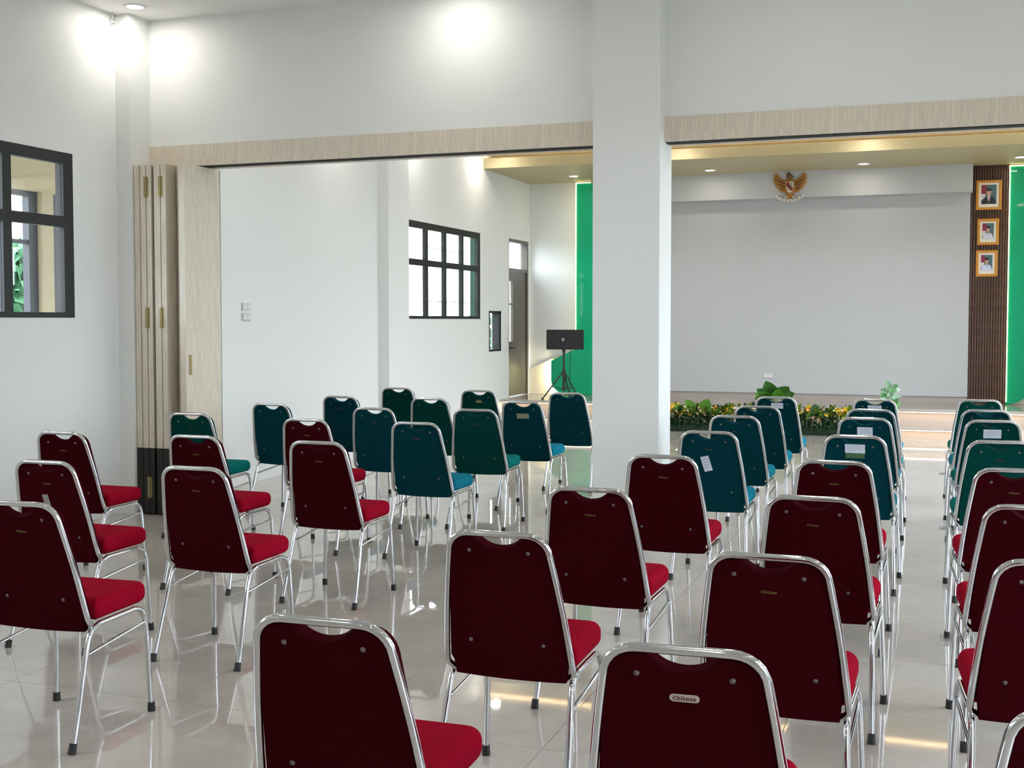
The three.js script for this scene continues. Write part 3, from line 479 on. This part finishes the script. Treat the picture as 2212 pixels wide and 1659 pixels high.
// ---------------------------------------------------------------- flowers and plants along the stage
{
  const leafGeo = (len, wid, bend) => { // cupped leaf along +y
    const P = [], N = 8; for (let i = 0; i <= N; i++) { const t = i / N, w = wid * Math.pow(Math.max(0, Math.sin(Math.PI * Math.pow(t, 0.7))), 0.7) * 0.5 + 0.0005, y = len * t, z = bend * t * t; P.push([-w, y, z + w * 0.35], [0, y, z], [w, y, z + w * 0.35]); }
    const pos = [], idx = []; P.forEach((p) => pos.push(...p)); for (let i = 0; i < N; i++) for (let j = 0; j < 2; j++) { const a = i * 3 + j; idx.push(a, a + 1, a + 4, a, a + 4, a + 3); }
    const g = new THREE.BufferGeometry(); g.setAttribute('position', new THREE.Float32BufferAttribute(pos, 3)); g.setIndex(idx); g.computeVertexNormals(); g.setAttribute('uv', new THREE.Float32BufferAttribute(new Float32Array(pos.length / 3 * 2), 2)); return g;
  };
  const leafM = (c) => phys(c, 0.5, { side: THREE.DoubleSide, transmission: 0.0 });
  const turnTo = (g, tilt, az, x, y, z) => g.clone().rotateX(tilt).rotateY(az).translate(x, y, z);
  const X0 = -4.2, X1 = -0.55, hedge = thing('flower_hedge', 'low row of yellow and orange flowers with green leaves along the stage', 'flowers', 0, 0, -16.42);
  const grass = []; const blade = leafGeo(0.16, 0.012, 0.03);
  part('planter', new RoundedBoxGeometry(X1 - X0, 0.10, 0.30, 2, 0.03).translate((X0 + X1) / 2, 0.05, -0.02), mat([0.008, 0.03, 0.012], 0.9), hedge);
  for (let i = 0; i < 900; i++) grass.push(turnTo(blade, rr(-0.2, 0.9), rr(-1.2, 1.2), rr(X0, X1), rr(0.0, 0.1), rr(0.02, 0.14)));
  part('grass', grass, leafM([0.012, 0.055, 0.016]), hedge).userData.kind = 'stuff';
  const lf = leafGeo(0.11, 0.05, 0.03), bright = [], deep = [], silver = [];
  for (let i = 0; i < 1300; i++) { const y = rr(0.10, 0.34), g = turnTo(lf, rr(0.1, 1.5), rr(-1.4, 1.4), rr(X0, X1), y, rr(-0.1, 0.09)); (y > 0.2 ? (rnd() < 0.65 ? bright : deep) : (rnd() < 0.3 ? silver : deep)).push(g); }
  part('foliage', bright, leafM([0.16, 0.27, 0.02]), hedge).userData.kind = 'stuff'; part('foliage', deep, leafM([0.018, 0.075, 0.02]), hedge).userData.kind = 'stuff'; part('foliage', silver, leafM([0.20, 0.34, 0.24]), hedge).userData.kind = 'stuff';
  const petals = []; for (let k = 0; k < 6; k++) petals.push(leafGeo(0.036, 0.026, 0.008).rotateX(0.9).rotateY(k * Math.PI / 3)); const bloom = merge(petals);
  const FM = [[0.85, 0.55, 0.02], [0.80, 0.30, 0.02], [0.88, 0.62, 0.10], [0.75, 0.42, 0.30]].map((c) => leafM(c));
  for (let i = 0; i < 120; i++) { const f = part('flower', bloom, FM[Math.min(3, Math.floor(rnd() * rnd() * 4.6))], hedge); f.position.set(rr(X0, X1), rr(0.22, 0.37), rr(0.02, 0.13)); f.rotation.set(rr(0.2, 1.5), rr(-0.8, 0.8), rr(-0.5, 0.5)); f.scale.setScalar(rr(0.7, 1.2)); }
  const plant = (name, label, x, y, z, leaves, m) => { // leaf: length, width, spread (about the view axis), tilt towards the hall, turn, base height, base offset
    const o = thing(name, label, 'plant', x, y, z);
    for (const [len, wid, spread, tilt, az, h, dx] of leaves) { part('leaf', leafGeo(len, wid, len * 0.18).rotateZ(spread).rotateX(tilt).rotateY(az).translate(dx, h, 0), m[Math.floor(rnd() * m.length)], o); part('stem', bar(V(0, 0, 0), V(dx, h + 0.005, 0), 0.004, 6), m[0], o); }
    return o;
  };
  const gm = [leafM([0.10, 0.29, 0.03]), leafM([0.15, 0.38, 0.05]), leafM([0.05, 0.17, 0.03])];
  plant('broadleaf_plant', 'bright green broad leaved plant behind the far pillar side chair', -1.975, 0.30, -16.36, [[0.24, 0.21, -0.75, 0.3, 0, 0.20, 0.03], [0.26, 0.20, 0.35, 0.5, 0, 0.24, -0.02], [0.24, 0.18, 0.95, 0.7, 0, 0.24, -0.04], [0.24, 0.15, 1.35, 0.6, 0, 0.22, -0.04], [0.24, 0.12, 1.55, 0.4, 0, 0.19, -0.04], [0.22, 0.17, -0.2, 0.8, 0, 0.20, 0.03], [0.24, 0.17, -1.25, 0.5, 0, 0.22, 0.04], [0.2, 0.16, 0.1, 1.2, 0.3, 0.20, 0.0], [0.2, 0.16, 0.6, 1.2, -0.3, 0.18, 0.0]], gm);
  plant('broadleaf_plant', 'two rounded green leaves rising from the flowers beside the pillar', -3.03, 0.26, -16.36, [[0.19, 0.15, 0.55, 0.35, 0, 0.05, -0.06], [0.21, 0.18, -0.35, 0.3, 0, 0.03, 0.08], [0.16, 0.12, 1.2, 0.5, 0, 0.06, -0.2], [0.16, 0.12, -0.9, 0.6, 0, 0.02, 0.2]], gm);
  plant('broadleaf_plant', 'dark rounded leaf among the flowers between the teal chairs', -1.43, 0.22, -16.36, [[0.16, 0.14, 0.1, 0.2, 0, 0.06, 0], [0.14, 0.1, -1.0, 0.4, 0, 0.05, 0.03], [0.13, 0.1, 1.1, 0.5, 0, 0.05, -0.03]], [leafM([0.06, 0.16, 0.07])]);
  const vm = [leafM([0.34, 0.56, 0.36]), leafM([0.16, 0.40, 0.14]), leafM([0.5, 0.66, 0.52])], vl = [];
  for (let i = 0; i < 46; i++) { const t = i / 46; vl.push([rr(0.08, 0.13), rr(0.045, 0.065), rr(-1.5, 1.5), rr(-0.2, 0.9), rr(-0.6, 0.6), 0.03 + 0.36 * t, rr(-0.1, 0.1) * (1.1 - 0.7 * t)]); }
  plant('variegated_plant', 'tall pale green variegated plant at the end of the flowers beside the steps', -0.49, 0.28, -16.34, vl, vm);
}
// ---------------------------------------------------------------- outdoors beyond the windows
{
  struct('ground', [span(-60, XL - T, -0.3, -0.1, -60, 40), span(XR + T, 60, -0.3, -0.1, -60, 40)], M.ground, 'pale paved ground outside the windows', 'ground');
  const porch = thing('porch', 'cream porch with dark posts seen through the near window', 'porch', -8.6, -0.1, 0);
  const zs = [-12.78, -11.32, -9.81, -8.3, -6.8, -5.3];
  part('beam', span(-0.12, 0.12, 2.95, 3.55, -13.0, -5.0), M.cream, porch); part('roof', span(-0.4, 2.34, 3.55, 3.65, -13.0, -5.0), M.cream, porch);
  for (const z of zs) { const c = part('column', span(-0.10, 0.10, 0, 2.95, z - 0.08, z + 0.08), M.cream, porch); for (const k of [-1, 1]) part('post', span(-0.04, 0.04, 0, 2.95, z + k * 0.145 - 0.062, z + k * 0.145 + 0.062), M.navy, c); }
  for (let i = 0; i + 1 < zs.length; i++) { part('head_rail', span(-0.04, 0.04, 2.90, 2.95, zs[i] + 0.2, zs[i + 1] - 0.2), M.navy, porch); part('rail', span(-0.03, 0.03, 2.42, 2.46, zs[i] + 0.2, zs[i + 1] - 0.2), M.navy, porch); }
  const tree = thing('garden_tree', 'green tree in the garden behind the porch', 'tree', -12.2, -0.1, -13.3);
  part('trunk', tube([V(0, 0, 0), V(0.1, 0.9, 0), V(0, 1.8, 0.1)], 0.09, 12, 8), mat([0.10, 0.07, 0.05], 0.9), tree);
  const q = []; const lg = new THREE.PlaneGeometry(0.16, 0.2, 1, 2);
  for (let i = 0; i < 1400; i++) { const a = rr(0, 6.28), h = rr(-1, 1), r = Math.cbrt(rnd()), s = Math.sqrt(1 - h * h); q.push(lg.clone().rotateX(rr(-1.5, 1.5)).rotateY(rr(0, 6.28)).translate(Math.cos(a) * s * r * 1.0, 1.75 + h * r * 1.05, Math.sin(a) * s * r * 1.3)); }
  part('foliage', q, phys([0.05, 0.16, 0.07], 0.8, { side: THREE.DoubleSide }), tree).userData.kind = 'stuff';
}
{ // shrub outside the small window
  const o = thing('garden_shrub', 'pale green shrub outside the small window beside the stage door', 'shrub', -8.25, -0.1, -21.9), q = [], lg = new THREE.PlaneGeometry(0.09, 0.13, 1, 2);
  for (let i = 0; i < 700; i++) { const a = rr(0, 6.28), r = Math.sqrt(rnd()); q.push(lg.clone().rotateX(rr(-1.5, 1.5)).rotateY(rr(0, 6.28)).translate(Math.cos(a) * r * 0.32, rr(0.25, 1.75), Math.sin(a) * r * 0.6)); }
  part('trunk', bar(V(0, 0, 0), V(0, 1.5, 0), 0.04, 8), mat([0.10, 0.07, 0.05], 0.9), o); part('foliage', q, phys([0.07, 0.16, 0.11], 0.8, { side: THREE.DoubleSide }), o).userData.kind = 'stuff';
}
renderer.render(scene, camera);
